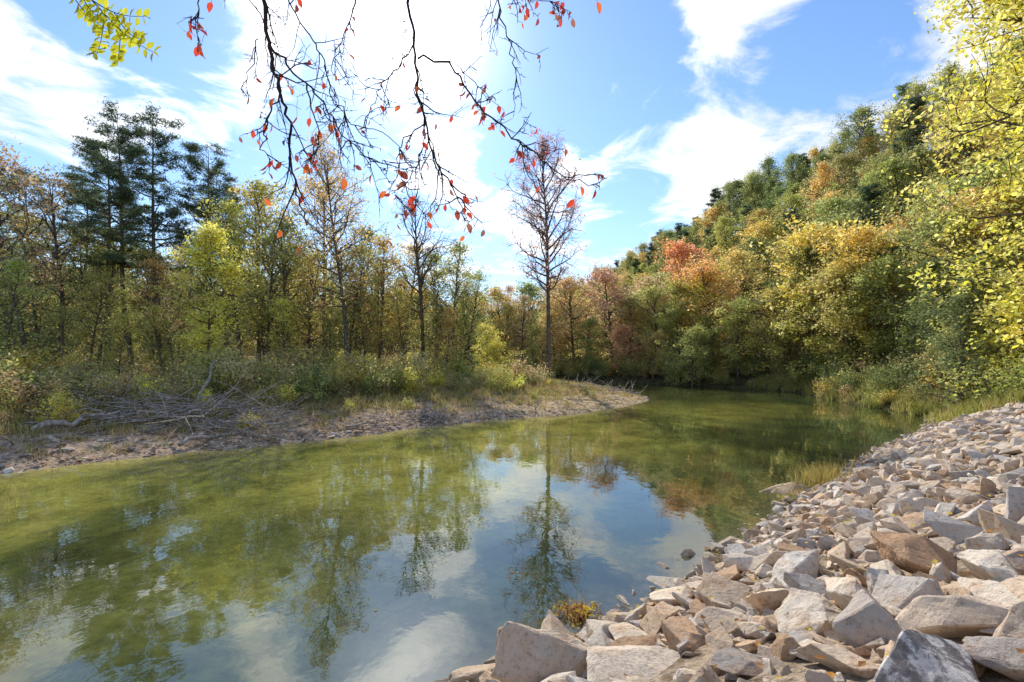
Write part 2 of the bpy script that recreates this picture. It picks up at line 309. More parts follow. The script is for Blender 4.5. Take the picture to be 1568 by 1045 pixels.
for yy in np.arange(40,150,8.3):
    for xx in np.arange(-1.2*min(yy,110)-4,2,8.0):
        x=xx+rng.uniform(-3,3); y=yy+rng.uniform(-3,3); d=sdist(np.array([x]),np.array([y]))[0][0]
        if d<5: continue
        if x/y>-.08 and y<70: continue
        m=random.choice(['spA','spB','spC','spC'] if yy<70 else ['spC','decC','decD','decB'])
        top=random.uniform(.08,.22)*(1 if x/y<-.25 else .62); H={'spA':17,'spB':16,'spC':15,'decC':14,'decB':12,'decD':11}[m]
        if yy>112: top=min(top,.10)
        s=min(1.3,max(.4,(3.5+top*y)/H)); put(m,'tree',x,y,s,random.choice(pal),em)
eu=bpy.data.objects.new('riverbank_shrubs',None); link(eu)
for i in range(2700):
    x=rng.uniform(-60,11); y=rng.uniform(10,75); 
    d,D=sdist(np.array([x]),np.array([y])); d=d[0]
    if d<2.8 or D[0,0]>d+.1: continue
    if abs(x/y)>1.2: continue
    if d>18 and rng.random()<.65: continue
    if d<7 and rng.random()<.6: continue
    m=random.choice(['shB','shD','shD','shD'] if d<7 else ['shA','shB','shD','shB','shC','shD','shA']); s=rng.uniform(.2,.5) if d<7 else rng.uniform(.5,1.1)
    if x>-4 and d<14: s*=.75
    put(m,'shrub',x,y,s,random.choice([OLV,OLV,GRN,(.36,.34,.08),BRN,(.40,.32,.12),GOLD,(.44,.36,.14)] if rng.random()<.8 else [YEL,YG]),eu)
for px,py_,Yd,s in [(105,600,19.5,.8),(95,590,20,.6),(120,610,19,.4),(385,640,20.5,.45),(310,600,24,.6),(375,655,20.3,.3),(330,575,30,.9),(290,590,28,.7),(330,610,22,.35)]:
    x=(px-CX)/F*Yd; put('shB','yellow_shrub',x,Yd,s,YEL)
ef=bpy.data.objects.new('far_bank_forest',None); link(ef)
for px,Yd,tp,m,c in [(748,74,500,'decB',YG),(735,85,478,'decC',OLV),(770,88,470,'decA',(.38,.34,.08)),(800,82,455,'spC',BRN),(790,100,440,'spC',PINK),(815,95,440,'decB',OLV),(860,80,428,'decC',(.44,.30,.12)),(880,74,432,'decA',(.48,.33,.12)),(905,84,440,'decB',(.40,.33,.09)),(940,76,418,'decA',PINK),(965,70,455,'decB',(.38,.30,.08)),(985,74,430,'decA',(.42,.30,.13)),(850,72,480,'decB',(.44,.32,.08)),(895,70,490,'decB',OLV),(1010,68,445,'decA',(.34,.32,.08)),(760,72,525,'decD',YG),(955,65,500,'decD',RUS),(1000,62,510,'decB',(.42,.30,.08)),(1040,64,470,'decA',(.38,.36,.08)),(1075,60,490,'decB',OLV),(830,78,500,'decD',OLV)]:
    x=(px-CX)/F*Yd; g=gz(x,Yd); top=CH+(HY-tp)/F*Yd; H={'decA':13,'decB':12,'decC':14,'decD':11,'spC':15}[m]
    put(m,'tree',x,Yd,(top-g)/(H+.6),c,ef,z=g)
eh=bpy.data.objects.new('hillside_forest',None); link(eh)
hp=[OLV,OLV,GRN,GRN,(.36,.33,.07),(.30,.30,.06),(.40,.36,.07),(.38,.30,.08),ORG,GOLD,YG,(.46,.32,.07),(.32,.32,.08),(.26,.28,.07)]
cnt=0
for yy in np.arange(22,450,6.4):
    sp=6.1 if yy<200 else 8.8
    if yy>200 and rng.random()<.35: continue
    x0=float(xe(np.array(yy)))
    for xx in np.arange(x0-3,x0+60,sp):
        x=xx+rng.uniform(-2.2,2.2); y=yy+rng.uniform(-2.5,2.5)
        if not(-.12<x/y<1.22): continue
        d=sdist(np.array([x]),np.array([y]))[0][0]
        if d<2.0: continue
        if y<27 and x<33: continue
        rel=(x-x0)/60
        pc=.07+.6*max(0,rel-.3)
        if rng.random()<pc: m='pineH'; c=random.choice([PINE,DGR,PINE,(.12,.16,.065)]); s=rng.uniform(.65,.95)
        else:
            m=random.choice(['decA','decB','decC','decD']); c=random.choice(hp); s=rng.uniform(.72,1.05)
            if rel>.55: s*=.95; c=random.choice([GRN,OLV,OLV,(.24,.26,.07),(.34,.30,.09),(.25,.27,.07),(.38,.31,.1),GOLD])
        s*= 1.0 if y<120 else 1.15
        put(m,'tree',x,y,s,c,eh,sz=rng.uniform(.85,1.1),jit=.2); cnt+=1
for yy in np.arange(310,450,14):
    for xx in np.arange(-.25*yy,.12*yy,13):
        put(random.choice(['decA','decB','decC']),'tree',xx+rng.uniform(-4,4),yy+rng.uniform(-4,4),1.3,random.choice([OLV,GRN,(.3,.24,.09)]),eh); cnt+=1
for px,Yd,tp,m,c in [(1255,50,352,'decD',(.62,.42,.06)),(1300,44,365,'decA',(.52,.38,.06)),(1350,75,255,'decA',(.6,.28,.05)),(1215,62,395,'decB',(.62,.40,.06)),(1095,62,410,'decA',(.58,.30,.07)),(1140,68,395,'decB',(.46,.34,.08)),(1040,80,385,'decB',(.55,.23,.07)),(1185,52,450,'decD',(.40,.34,.07)),(1130,55,465,'decA',(.38,.35,.08)),(1240,47,440,'decD',(.44,.38,.07)),(1330,41,430,'decD',(.44,.38,.07)),(1200,50,500,'decD',(.38,.31,.08)),(1385,38,400,'decB',(.32,.33,.07)),(1480,36,310,'decA',(.44,.31,.08)),(1420,34,470,'decD',(.26,.29,.07)),(1290,44,520,'decD',(.38,.35,.07)),(1060,56,505,'decD',(.30,.31,.07))]:
    x=(px-CX)/F*Yd; g=gz(x,Yd)
    top=CH+(HY-tp)/F*Yd; H={'decA':13,'decB':12,'decC':14,'decD':11}[m]; put(m,'autumn_tree',x,Yd,max(.35,(top-g)/(H+.4)),c,z=g)
es=bpy.data.objects.new('far_shore_shrubs',None); link(es)
for i in range(1000):
    x=rng.uniform(-5,48); y=rng.uniform(22,84); d,D=sdist(np.array([x]),np.array([y])); d=d[0]
    if d<.2 or d>7 or D[0,0]<d+.5 or D[3,0]<3.2: continue
    s=rng.uniform(.4,.8) if d<1.5 else rng.uniform(.7,1.2)
    put(random.choice(['shA','shB','shC']),'shrub',x,y,s,random.choice([OLV,GRN,(.34,.32,.08),(.30,.29,.07),GOLD,BRN,(.38,.34,.08)]),es)
M['yelR']=tree('yelR',31,21,.3,.10,6.6,lambda s:.75+.3*math.sin(math.pi*s) if s<.6 else 1.03-(s-.6)*1.7,56,54000,.21,el=(-8,58),nsub=6,ntw=4,sig=.40,gap=.28)
put('yelR','yellow_hackberry_tree',27.2,20.5,1.0,(.58,.51,.06),rz=1.)
put('yelR','yellow_hackberry_tree',36,29,1.1,(.50,.45,.07),rz=3.)
put('cedar','cedar_tree',23.9,25.8,1.0,(.15,.18,.06)); put('cedar','cedar_tree',28,31,1.0,(.16,.19,.06))
put('decD','small_tree',27.5,27.5,.55,(.38,.35,.08)); put('shC','bank_shrub',22.9,22.2,.8,(.3,.32,.07))
# ---------------------------------------------------------------- rocks
def rockvar(seed,hi):
    rg=np.random.default_rng(seed); bm=bmesh.new(); K=int(rg.integers(10,18))
    pts=unit(rg.normal(size=(K,3)))*rg.uniform(.75,1.1,(K,1)); pts=np.sign(pts)*np.abs(pts)**rg.uniform(.62,.95)
    k1=rg.uniform(.5,.95); k2=rg.uniform(.3,.72); sh=rg.uniform(-.3,.3)
    for p in pts: bm.verts.new((p+np.array([sh*p[2],0,0]))*np.array([.5,.5*k1,.5*k2]))
    r=bmesh.ops.convex_hull(bm,input=bm.verts); bmesh.ops.delete(bm,geom=list(set(r['geom_interior']+r['geom_unused'])),context='VERTS')
    bmesh.ops.dissolve_limit(bm,angle_limit=R(14),verts=bm.verts,edges=bm.edges)
    bmesh.ops.bevel(bm,geom=bm.edges[:],offset=.014,segments=1,affect='EDGES',profile=.5)
    bmesh.ops.triangulate(bm,faces=bm.faces)
    if hi:
        for _ in range(4 if hi>1 else 2):
            le=[e for e in bm.edges if e.calc_length()>(.04 if hi>1 else .09)]
            bmesh.ops.subdivide_edges(bm,edges=le,cuts=1 if _ else 2,use_grid_fill=False); bmesh.ops.triangulate(bm,faces=bm.faces)
        for v in bm.verts:
            c=v.co; n=mnoise.fractal(c*5+Vector((seed*7,0,0)),.8,2.1,6)*.055+abs(mnoise.noise(c*2.6+Vector((0,seed*3,0))))*.10
            q=math.floor((c.z+.3*c.x)*9+mnoise.noise(c*3)*1.2)%2
            v.co=c*(1+n-.022*q)
    bm.verts.ensure_lookup_table()
    V=np.array([v.co[:] for v in bm.verts]); Fc=np.array([[v.index for v in f.verts] for f in bm.faces]); bm.free(); return V,Fc
bm_lo=[rockvar(s,0) for s in range(26)]; bm_hi=[rockvar(100+s,1) for s in range(24)]
def rotm(rg,tilt=.5):
    a=rg.random()*6.28; b=rg.normal()*tilt; c=rg.normal()*tilt
    Rz=np.array([[math.cos(a),-math.sin(a),0],[math.sin(a),math.cos(a),0],[0,0,1]])
    Rx=np.array([[1,0,0],[0,math.cos(b),-math.sin(b)],[0,math.sin(b),math.cos(b)]]); Ry=np.array([[math.cos(c),0,math.sin(c)],[0,1,0],[-math.sin(c),0,math.cos(c)]])
    return Ry@Rx@Rz
RC=[(.76,.60,.45),(.80,.66,.51),(.68,.54,.40),(.74,.54,.37),(.52,.45,.39),(.84,.74,.62),(.58,.39,.25),(.72,.58,.45),(.78,.60,.43),(.82,.70,.56),(.62,.55,.48)]
mb=MB(); rg=np.random.default_rng(5); n=0
def addrock(p,s,hi,colr,tilt=.5,asp=1.):
    V,Fc=bm_hi[rg.integers(24)] if hi else bm_lo[rg.integers(26)]; V=(V*s*np.array([rg.uniform(.9,1.45),1,asp*rg.uniform(.7,1.15)]))@rotm(rg,tilt).T
    mb.add(V+p,Fc,0,False,np.array(colr)*rg.uniform(.78,1.08))
dirn=np.array([.742,.671]); nrm2=np.array([.671,-.742]); o0=np.array([-.17,5.2])
gridc={}
def solve(px,py,dz):
    Yd=2.
    while Yd<40 and CH-(py-HY)/F*Yd>gz((px-CX)/F*Yd,Yd)+dz: Yd+=.02
    return Yd
def boulder(name,px,py,dz,size,rot,mat,colr,seed):
    Yd=solve(px,py,dz); V,Fc=rockvar(seed,2); V=V*np.array(size); m2=MB(); m2.add(V,Fc,0,False,colr)
    p=w(px,py,Yd); o=bpy.data.objects.new(name,m2.mesh(name,[mat])); o.location=p; o.rotation_euler=rot; link(o)
    gridc.setdefault('big',[]).append((p[:2],max(size[0],size[1])*.33))
boulder('brown_boulder',1412,850,.18,(1.1,.95,.85),(.25,.1,.2),ROCK,(.56,.36,.22),201)
boulder('grey_lichen_boulder',1410,1025,.18,(.9,.8,.95),(.35,.1,.1),DROCK,(.4,.4,.4),211)
boulder('flat_limestone_boulder',975,1025,.06,(1.45,.9,.6),(.1,.1,.5),ROCK,(.78,.65,.51),203)
boulder('limestone_boulder',1240,950,.10,(.7,.6,.6),(.2,.1,.4),ROCK,(.80,.68,.54),204)
boulder('limestone_boulder',1540,880,.12,(.75,.65,.7),(.2,.1,.2),ROCK,(.82,.70,.56),206)
NC=62000
u=rg.uniform(-7,44,NC); v=rg.uniform(-.5,11,NC); cand=o0+dirn*u[:,None]+nrm2*v[:,None]
zz,dd,DDr=terrain(cand[:,0],cand[:,1]); SS=np.sort(rg.choice([.09,.135,.21,.32,.50],NC,p=[.44,.28,.17,.08,.03])*rg.uniform(.8,1.25,NC))[::-1]
for p,z,d,D3,D2,s in zip(cand,zz,dd,DDr[3],DDr[2],SS):
    if D3>abs(d)+.3 and D2<D3 and D3>3.: continue
    if D3>9.5 or d<-.45: continue
    dist=math.hypot(p[0],p[1])
    if dist<1.0 or p[1]<-1 or p[0]<-3: continue
    if s>.40 and dist>8: s*=.7
    if dist<5.5: s=s*1.15
    if dist>13 and s<.14: s=.14
    if d<.3: s*=.8
    if any((q[0]-p[0])**2+(q[1]-p[1])**2<(qs+s*.3)**2 for q,qs in gridc['big']): continue
    key=(int(p[0]//.7),int(p[1]//.7)); ok=True
    for ax in(-1,0,1):
        for ay in(-1,0,1):
            for q,qs in gridc.get((key[0]+ax,key[1]+ay),()):
                if (q[0]-p[0])**2+(q[1]-p[1])**2<((s+qs)*.30)**2: ok=False;break
            if not ok:break
        if not ok:break
    if not ok: continue
    gridc.setdefault(key,[]).append((p,s)); c=RC[rg.integers(len(RC))]
    if d<.1: c=tuple(k*.7 for k in c)
    addrock(np.array([p[0],p[1],z+s*.12]),s*1.27,dist<7 and s>.15,c,.42); n+=1
print('rocks',n)
link(bpy.data.objects.new('riprap_rocks',mb.mesh('riprap_rocks',[ROCK])))
mb=MB()
pts=[];
for i in range(5200):
    t=rg.random(); k=rg.integers(1,19); a=np.array(L[k]);b=np.array(L[k+1]); p=a+(b-a)*t+rg.normal(size=2)*.1
    nn=unit(np.array([-(b-a)[1],(b-a)[0]])); v=abs(rg.normal())*(2.3 if a[0]<-4 else .9)-.25; pts.append(p+nn*v)
pts=np.array(pts); zs=terrain(pts[:,0],pts[:,1])[0]
for p,z in zip(pts,zs):
    s=rg.choice([.07,.12,.20,.34],p=[.42,.35,.18,.05])
    if p[0]>1: s*=.6
    addrock(np.array([p[0],p[1],z+s*.05]),s,False,RC[rg.integers(len(RC))] if rg.random()<.5 else ((.34,.29,.25) if rg.random()<.6 else (.52,.34,.23)),.3,.7)
link(bpy.data.objects.new('shoreline_stones',mb.mesh('shoreline_stones',[ROCK])))
# ---------------------------------------------------------------- grass
mb=MB()
def blades(P,h,wd,cols,lean=.35):
    n=len(P); a=rg.random(n)*6.28; dv=np.stack([np.cos(a),np.sin(a),0*a],1)*(wd[:,None]); ln=rg.normal(size=(n,3))*lean; ln[:,2]=1
    T=P+unit(ln)*h[:,None]; Mm=P+unit(ln*np.array([.5,.5,1]))*h[:,None]*.55
    V=np.stack([P-dv,P+dv,Mm+dv*.7,T,Mm-dv*.7],1); f=np.arange(5*n).reshape(n,5); mb.add(V.reshape(-1,3),f,0,False,np.repeat(cols,5,0))
GC=np.array([(.66,.52,.27),(.60,.46,.23),(.48,.43,.13),(.36,.36,.10),(.60,.53,.19),(.48,.31,.16)])
cx=rg.uniform(-40,13,12500); cy=rg.uniform(9,60,12500); zc,dc,Dc=terrain(cx,cy)
ok=(dc>.25)&(Dc[0]<dc+.1)&(dc<13)&(rg.random(12500)<np.clip(.25+dc/4.,0,1)*np.where(vnoise(cx,cy,.8)>-.1,1,.35)); cx,cy,dc=cx[ok],cy[ok],dc[ok]
nb=26; N_=len(cx)*nb; px_=np.repeat(cx,nb)+rg.normal(size=N_)*.18; py_=np.repeat(cy,nb)+rg.normal(size=N_)*.18
zb=terrain(px_,py_)[0]; hh=np.repeat(np.clip(.08+dc*.07,.08,.6)*rg.uniform(.5,1.5,len(cx)),nb)*rg.uniform(.5,1.1,N_)
ci=np.where(np.repeat(dc,nb)<3.5,rg.choice([0,1,4,5],N_),rg.integers(0,6,N_)); cols=GC[np.where(rg.random(N_)<.6,np.repeat(rg.integers(0,6,len(cx)),nb),ci)]*rg.uniform(.7,1.2,(N_,1))
blades(np.stack([px_,py_,zb-.03],1),hh,rg.uniform(.008,.018,N_),cols)
cx=rg.uniform(14,42,5000); cy=rg.uniform(20,52,5000); zc,dc,Dc=terrain(cx,cy)
ok=(dc>.05)&(Dc[2]<dc+1.5)&(dc<7); cx,cy,dc=cx[ok],cy[ok],dc[ok]
N_=len(cx)*30; px_=np.repeat(cx,30)+rg.normal(size=N_)*.2; py_=np.repeat(cy,30)+rg.normal(size=N_)*.2; zb=terrain(px_,py_)[0]
cols=np.array([(.50,.46,.14),(.38,.40,.11),(.6,.5,.22)])[np.repeat(rg.integers(0,3,len(cx)),30)]*rg.uniform(.7,1.2,(N_,1))
blades(np.stack([px_,py_,zb-.03],1),rg.uniform(.3,.9,N_),rg.uniform(.01,.02,N_),cols,.3)
def clump(x,y,r,n,h,c,wd=.008):
    P=np.stack([x+rg.normal(size=n)*r,y+rg.normal(size=n)*r,np.zeros(n)],1); P[:,2]=np.maximum(terrain(P[:,0],P[:,1])[0],-.03)
    blades(P,rg.uniform(.4,1,n)*h,rg.uniform(.5,1.2,n)*wd,np.array(c)*rg.uniform(.7,1.25,(n,1)),.35)
clump(8.1,12.9,.25,320,.75,(.55,.45,.14),.007); clump(8.6,13.5,.25,260,.65,(.50,.38,.12),.007); clump(7.4,12.5,.3,400,.12,(.62,.46,.24))
clump(.85,6.55,.12,120,.22,(.4,.24,.12),.006)
link(bpy.data.objects.new('riverbank_grass',mb.mesh('riverbank_grass',[GRASS])))
mb=MB(); a=np.linspace(0,2*np.pi,40,endpoint=False); rr=np.linspace(0,1,8)
V=[];c0=np.array([7.3,12.85])
for r_ in rr:
    for t_ in a:
        q=r_*(1+.2*math.sin(3*t_)+.1*math.sin(7*t_)); x=c0[0]+math.cos(t_)*q*.95+math.sin(t_)*q*.15; y=c0[1]+math.sin(t_)*q*.4+math.cos(t_)*q*.5
        V.append((x,y,.13*(1-r_**2)-.03))
i=np.arange(7)[:,None]*40; j=np.arange(40)[None,:]; j2=(j+1)%40
mb.add(V,np.stack([i+j,i+j2,i+40+j2,i+40+j],-1).reshape(-1,4),0,True,np.array([.55,.42,.27])); link(bpy.data.objects.new('sandy_shoal',mb.mesh('sandy_shoal',[GROUND])))
mb=MB(); n=700; u=rg.uniform(-2,14,n); v=rg.uniform(0,5,n); P=o0+dirn*u[:,None]+nrm2*v[:,None]; z=terrain(P[:,0],P[:,1])[0]
LC=np.array([(.8,.6,.08),(.55,.28,.08),(.4,.2,.08),(.6,.45,.12)])
leaves(mb,np.stack([P[:,0],P[:,1],z+rg.uniform(.08,.22,n)],1),.06,rg,0,.6,3.,LC[rg.integers(0,4,n)])
n=330; P=np.stack([.9+rg.normal(size=n)*.15,6.5+rg.normal(size=n)*.12,rg.uniform(.0,.13,n)],1); leaves(mb,P,.05,rg,0,.6,1.,LC[rg.integers(0,4,n)])
n=160; P=np.stack([rg.uniform(-6,9,n),rg.uniform(6.5,24,n),np.full(n,.006)],1); leaves(mb,P,.045,rg,0,.6,60.,LC[rg.integers(0,4,n)])
n=5000; P=np.stack([rg.uniform(-24,10,n),rg.uniform(12,44,n)],1); z,d_,D_=terrain(P[:,0],P[:,1]); k=(d_>.2)&(D_[0]<d_+.1)&(d_<9); P=P[k]; leaves(mb,np.stack([P[:,0],P[:,1],z[k]+.03],1),.11,rg,0,.6,3.,LC[rg.integers(0,4,len(P))])
link(bpy.data.objects.new('fallen_leaves',mb.mesh('fallen_leaves',[GRASS])))
def log(mb,p0,p1,r,br=4):
    p0=np.array(p0,float);p1=np.array(p1,float); n=9; t=np.linspace(0,1,n)[:,None]; P=p0*(1-t)+p1*t+rg.normal(size=(n,3))*r*.7
    tube(mb,P,r*(1-.6*t[:,0]),7,0)
    for k in range(br):
        q,qd=along(P,rg.uniform(.3,1)); S=grow(rg,q,unit(qd+rg.normal(size=3)*.8),np.linalg.norm(p1-p0)*.3,5,.2,.05); tube(mb,S,r*.3*(1-np.linspace(0,.8,5)),4)
def gp(px,py,Yd): 
    x=(px-CX)/F*Yd; return np.array([x,Yd,gz(x,Yd)])
mb=MB()
log(mb,gp(55,655,17.8)+[0,0,.12],gp(180,640,19.6)+[0,0,.6],.13); log(mb,gp(120,640,20)+[0,0,.2],gp(290,620,21)+[0,0,.5],.09)
log(mb,gp(885,600,40)+[0,0,.2],gp(990,600,40.5)+[0,0,.12],.14); log(mb,gp(900,590,44)+[0,0,.3],gp(960,597,42)+[0,0,.1],.1)
log(mb,gp(270,690,17.6)+[0,0,.12],gp(400,655,20.5)+[0,0,.15],.08); log(mb,gp(530,670,21.5)+[0,0,.1],gp(600,655,23.5)+[0,0,.15],.06)
log(mb,gp(300,600,24)+[0,0,.2],gp(330,560,26)+[0,0,2.2],.09); log(mb,gp(200,640,19.5)+[0,0,.3],gp(330,640,20.5)+[0,0,.7],.07)
for i in range(380):
    c=gp(rg.uniform(90,430),0,rg.uniform(19.,24)); a=rg.normal(size=3)*np.array([1.3,.6,.22]); c[2]+=abs(rg.normal())*.35+.1
    tube(mb,grow(rg,c,a,rg.uniform(.8,2.8),5,.15,0),rg.uniform(.012,.04)*(1-np.linspace(0,.7,5)),4)
for i in range(90):
    c=gp(665+rg.normal()*16,0,24.9+rg.normal()*.3); tube(mb,grow(rg,c+[0,0,.15],rg.normal(size=3)*[1,.7,.8],rg.uniform(.4,1.2),5,.3,0),rg.uniform(.015,.06)*(1-np.linspace(0,.7,5)),4)
for i in range(90):
    c=gp(rg.uniform(860,960),0,rg.uniform(38,45)); tube(mb,grow(rg,c+[0,0,.2],rg.normal(size=3)*[1,.7,.4],rg.uniform(.6,2.2),5,.2,0),rg.uniform(.012,.04)*(1-np.linspace(0,.7,5)),4)
for i in range(1100):
    x=rg.uniform(-20,8); y=rg.uniform(14,40); d,D=sdist(np.array([x]),np.array([y])); 
    if d[0]<.3 or d[0]>7 or D[0,0]>d[0]+.1: continue
    tube(mb,grow(rg,(x,y,gz(x,y)+.05),rg.normal(size=3)*[1,1,.12],rg.uniform(.4,1.8),5,.15,0),rg.uniform(.01,.035)*(1-np.linspace(0,.7,5)),4)
link(bpy.data.objects.new('driftwood_pile',mb.mesh('driftwood_pile',[DRIFT])))
# ---------------------------------------------------------------- overhanging branch tree
mb=MB()
def leaf6(p,d,s,colr):
    d=unit(d); nn=unit(np.cross(d,rg.normal(size=3))); b=np.cross(d,nn); c=nn*s*.10
    V=[p,p+d*s*.3+b*s*.24+c,p+d*s*.65+b*s*.22+c,p+d*s+nn*s*-.08,p+d*s*.65-b*s*.22+c,p+d*s*.3-b*s*.24+c,p+d*s*.3,p+d*s*.65]
    mb.add(V,[[0,1,6],[0,6,5],[7,2,3],[7,3,4]],1,True,colr); mb.add(V,[[6,1,2,7],[5,6,7,4]],1,True,colr)
RL=[(.80,.10,.05),(.70,.09,.06),(.85,.20,.06),(.40,.09,.07),(.45,.18,.12)]
def branch(pts,Y0,Y1,r0,r1,tw=6,lv=.5,tl=.28):
    n=len(pts); P=np.array([w(a,b,Y0+(Y1-Y0)*i/(n-1)) for i,(a,b) in enumerate(pts)])
    t=np.linspace(0,n-1,n*4); Q=np.stack([np.interp(t,np.arange(n),P[:,k]) for k in range(3)],1); Q[1:-1]+=rg.normal(size=(len(Q)-2,3))*.009
    tube(mb,Q,np.linspace(r0,r1,len(Q)),6)
    for k in range(tw):
        u=rg.uniform(.1,1); q,qd=along(Q,u); dv=unit(qd+rg.normal(size=3)*.65+np.array([0,0,-.2])); Ln=tl*rg.uniform(.5,1.6)
        S=grow(rg,q,dv,Ln,6,.22,-.05); tube(mb,S,np.linspace(r1*.9+.0018,.0014,6),4)
        for j in range(4):
            q2,d2=along(S,rg.uniform(.2,1)); W_=grow(rg,q2,unit(d2+rg.normal(size=3)*.7),Ln*.4,4,.3,-.05); tube(mb,W_,np.linspace(.0021,.0012,4),3)
            if rg.random()<lv: leaf6(W_[-1],np.array([rg.normal()*.7,rg.normal()*.4,-1]),rg.uniform(.035,.065),RL[rg.integers(5)])
            if rg.random()<.5:
                for e in range(2): tube(mb,np.array([W_[e+1],W_[e+1]+rg.normal(size=3)*.012]),[.0028,.001],3)
        if rg.random()<lv: leaf6(S[-1],np.array([rg.normal()*.7,rg.normal()*.4,-1]),rg.uniform(.04,.07),RL[rg.integers(5)])
    return Q
B=branch
B([(385,-120),(400,-20),(412,60),(418,110),(428,145),(442,185),(446,235),(452,300),(470,345)],2.9,2.7,.013,.0038,18,.06)
B([(428,145),(408,190),(398,225),(415,245)],2.85,2.7,.005,.002,6,.3,.15)
B([(414,70),(430,90),(470,130),(500,165),(525,205),(560,240),(600,250)],2.9,2.6,.007,.002,18,.10,.2)
B([(470,130),(480,175),(490,210),(482,235)],2.8,2.7,.005,.002,6,.6,.12)
B([(395,60),(385,100),(375,150)],2.9,3.,.004,.0015,4,.1,.15)
B([(620,-120),(626,0),(632,70),(642,140),(652,200),(668,250),(695,285),(712,325)],3.1,2.8,.011,.0032,22,.18,.2)
B([(632,70),(610,95),(592,120),(575,150),(560,185)],3.,3.,.005,.0018,10,.15,.16)
B([(650,190),(615,210),(608,250),(618,285),(605,300)],2.9,2.8,.004,.0018,10,.3,.14)
B([(652,205),(640,250),(640,300),(636,330)],2.9,2.8,.004,.0018,8,.3,.13)
B([(640,90),(690,95),(715,135),(745,175),(790,212),(830,246),(875,275),(915,288)],3.,2.6,.007,.002,18,.2,.15)
B([(740,-60),(762,0),(778,60),(790,110),(786,180)],3.2,3.2,.006,.0018,10,.15,.2)
B([(700,100),(730,130),(745,150)],2.9,2.9,.003,.0018,5,.7,.1)
B([(700,-60),(760,-12),(800,-5),(850,5)],3.3,3.2,.006,.002,12,.6,.12)
B([(300,-60),(305,-10),(300,30),(308,70)],2.5,2.5,.004,.0018,5,.25,.06)
B([(470,-80),(440,-10),(455,30),(480,60),(500,100),(505,150),(540,190),(590,205),(640,270)],3.3,2.9,.006,.002,18,.08,.25)
B([(530,-80),(545,0),(525,60),(510,100),(520,130)],3.3,3.1,.005,.0018,10,.08,.2)
for px,py,c in [(527,272,2),(462,375,0),(592,368,0),(462,298,1),(455,178,0),(475,180,0),(490,200,2),(912,290,0),(880,305,0),(890,285,2),(708,300,0),(715,325,0),(636,300,0),(612,262,3),(914,2,2),(455,8,3),(285,50,0),(300,75,2),(308,72,0),(324,3,0),(418,245,0)]:
    p=w(px,py,2.75); leaf6(p,np.array([rg.normal()*.5,rg.normal()*.3,-1]),rg.uniform(.055,.08),RL[c]); tube(mb,np.array([p+[0,0,.0],p+[rg.normal()*.02,0,.05],p+[rg.normal()*.04,.02,.11]]),[.0011]*3,3)
T0=np.array([-3.1,-2.6,gz(-3.1,-2.6)-.3]); Tp=grow(rg,T0,(.05,.05,1),9.5,10,.05,.05); tube(mb,Tp,np.linspace(.17,.05,10),9)
j=along(Tp,.72)[0]
for tgt,r in [(w(385,-120,2.9),.013),(w(620,-120,3.1),.011),(w(740,-60,3.2),.01),(w(470,-80,3.3),.01),(w(530,-80,3.3),.01),(w(700,-60,3.3),.01),(w(300,-60,2.5),.006)]:
    m_=(j+tgt)/2+np.array([0,0,.7]); t=np.linspace(0,1,10)[:,None]; P=j*(1-t)**2+2*m_*t*(1-t)+tgt*t**2; tube(mb,P,np.linspace(.05,r,10),7)
link(bpy.data.objects.new('overhanging_autumn_tree',mb.mesh('overhanging_autumn_tree',[TWIG,GRASS])))
mb=MB()
def frond(p0,p1,Yd,n=9):
    a=w(*p0,Yd);b=w(*p1,Yd-.1); t=np.linspace(0,1,n)[:,None]; P=a*(1-t)+b*t; P[:,2]-=.03*np.sin(t[:,0]*3.1); tube(mb,P,np.linspace(.003,.0012,n),4)
    d=unit(b-a); sd=unit(np.cross(d,np.array([0,1.,.2])))
    for k in range(1,n):
        for s_ in(-1,1): leaf6(P[k],sd*s_+d*.35+rg.normal(size=3)*.12,rg.uniform(.045,.06),np.array([.66,.66,.05])*rg.uniform(.65,1.15))
    leaf6(P[-1],d,.05,(.6,.6,.05))
for a,b in [((105,-15),(165,45)),((150,10),(235,80)),((140,0),(220,25)),((160,30),(148,82)),((185,45),(180,92)),((120,-20),(150,25)),((175,20),(215,60))]: frond(a,b,2.6,9)
P=np.array([w(60,-120,2.7),w(100,-40,2.65),w(140,0,2.6),(w(185,48,2.6))]); tube(mb,P,[.01,.006,.004,.002],6)
tgt=w(60,-120,2.7); m_=(j+tgt)/2+np.array([0,0,.5]); t=np.linspace(0,1,10)[:,None]; tube(mb,j*(1-t)**2+2*m_*t*(1-t)+tgt*t**2,np.linspace(.03,.01,10),6)
link(bpy.data.objects.new('yellow_locust_branch',mb.mesh('yellow_locust_branch',[TWIG,GRASS])))
# ---------------------------------------------------------------- light, sky
SE=R(34.5); SA=R(-12.5)
sd=Vector((math.sin(SA)*math.cos(SE),math.cos(SA)*math.cos(SE),math.sin(SE)))
sun=bpy.data.lights.new('sun','SUN'); sun.energy=5.; sun.angle=R(.55); sun.color=(1,.95,.86)
so=bpy.data.objects.new('sun',sun); so.rotation_euler=sd.to_track_quat('Z','Y').to_euler(); so.location=(0,0,40); link(so)
wd=bpy.data.worlds.new('World'); scene.world=wd; wd.use_nodes=True; nt=wd.node_tree; nt.nodes.clear(); lk=nt.links
sky=N(nt,'ShaderNodeTexSky',sky_type='NISHITA',sun_disc=False,sun_elevation=SE,sun_rotation=SA,altitude=200,air_density=1.1,dust_density=.22,ozone_density=2.2)
tc=N(nt,'ShaderNodeTexCoord'); nv=N(nt,'ShaderNodeVectorMath',operation='NORMALIZE'); lk.new(tc.outputs['Generated'],nv.inputs[0])
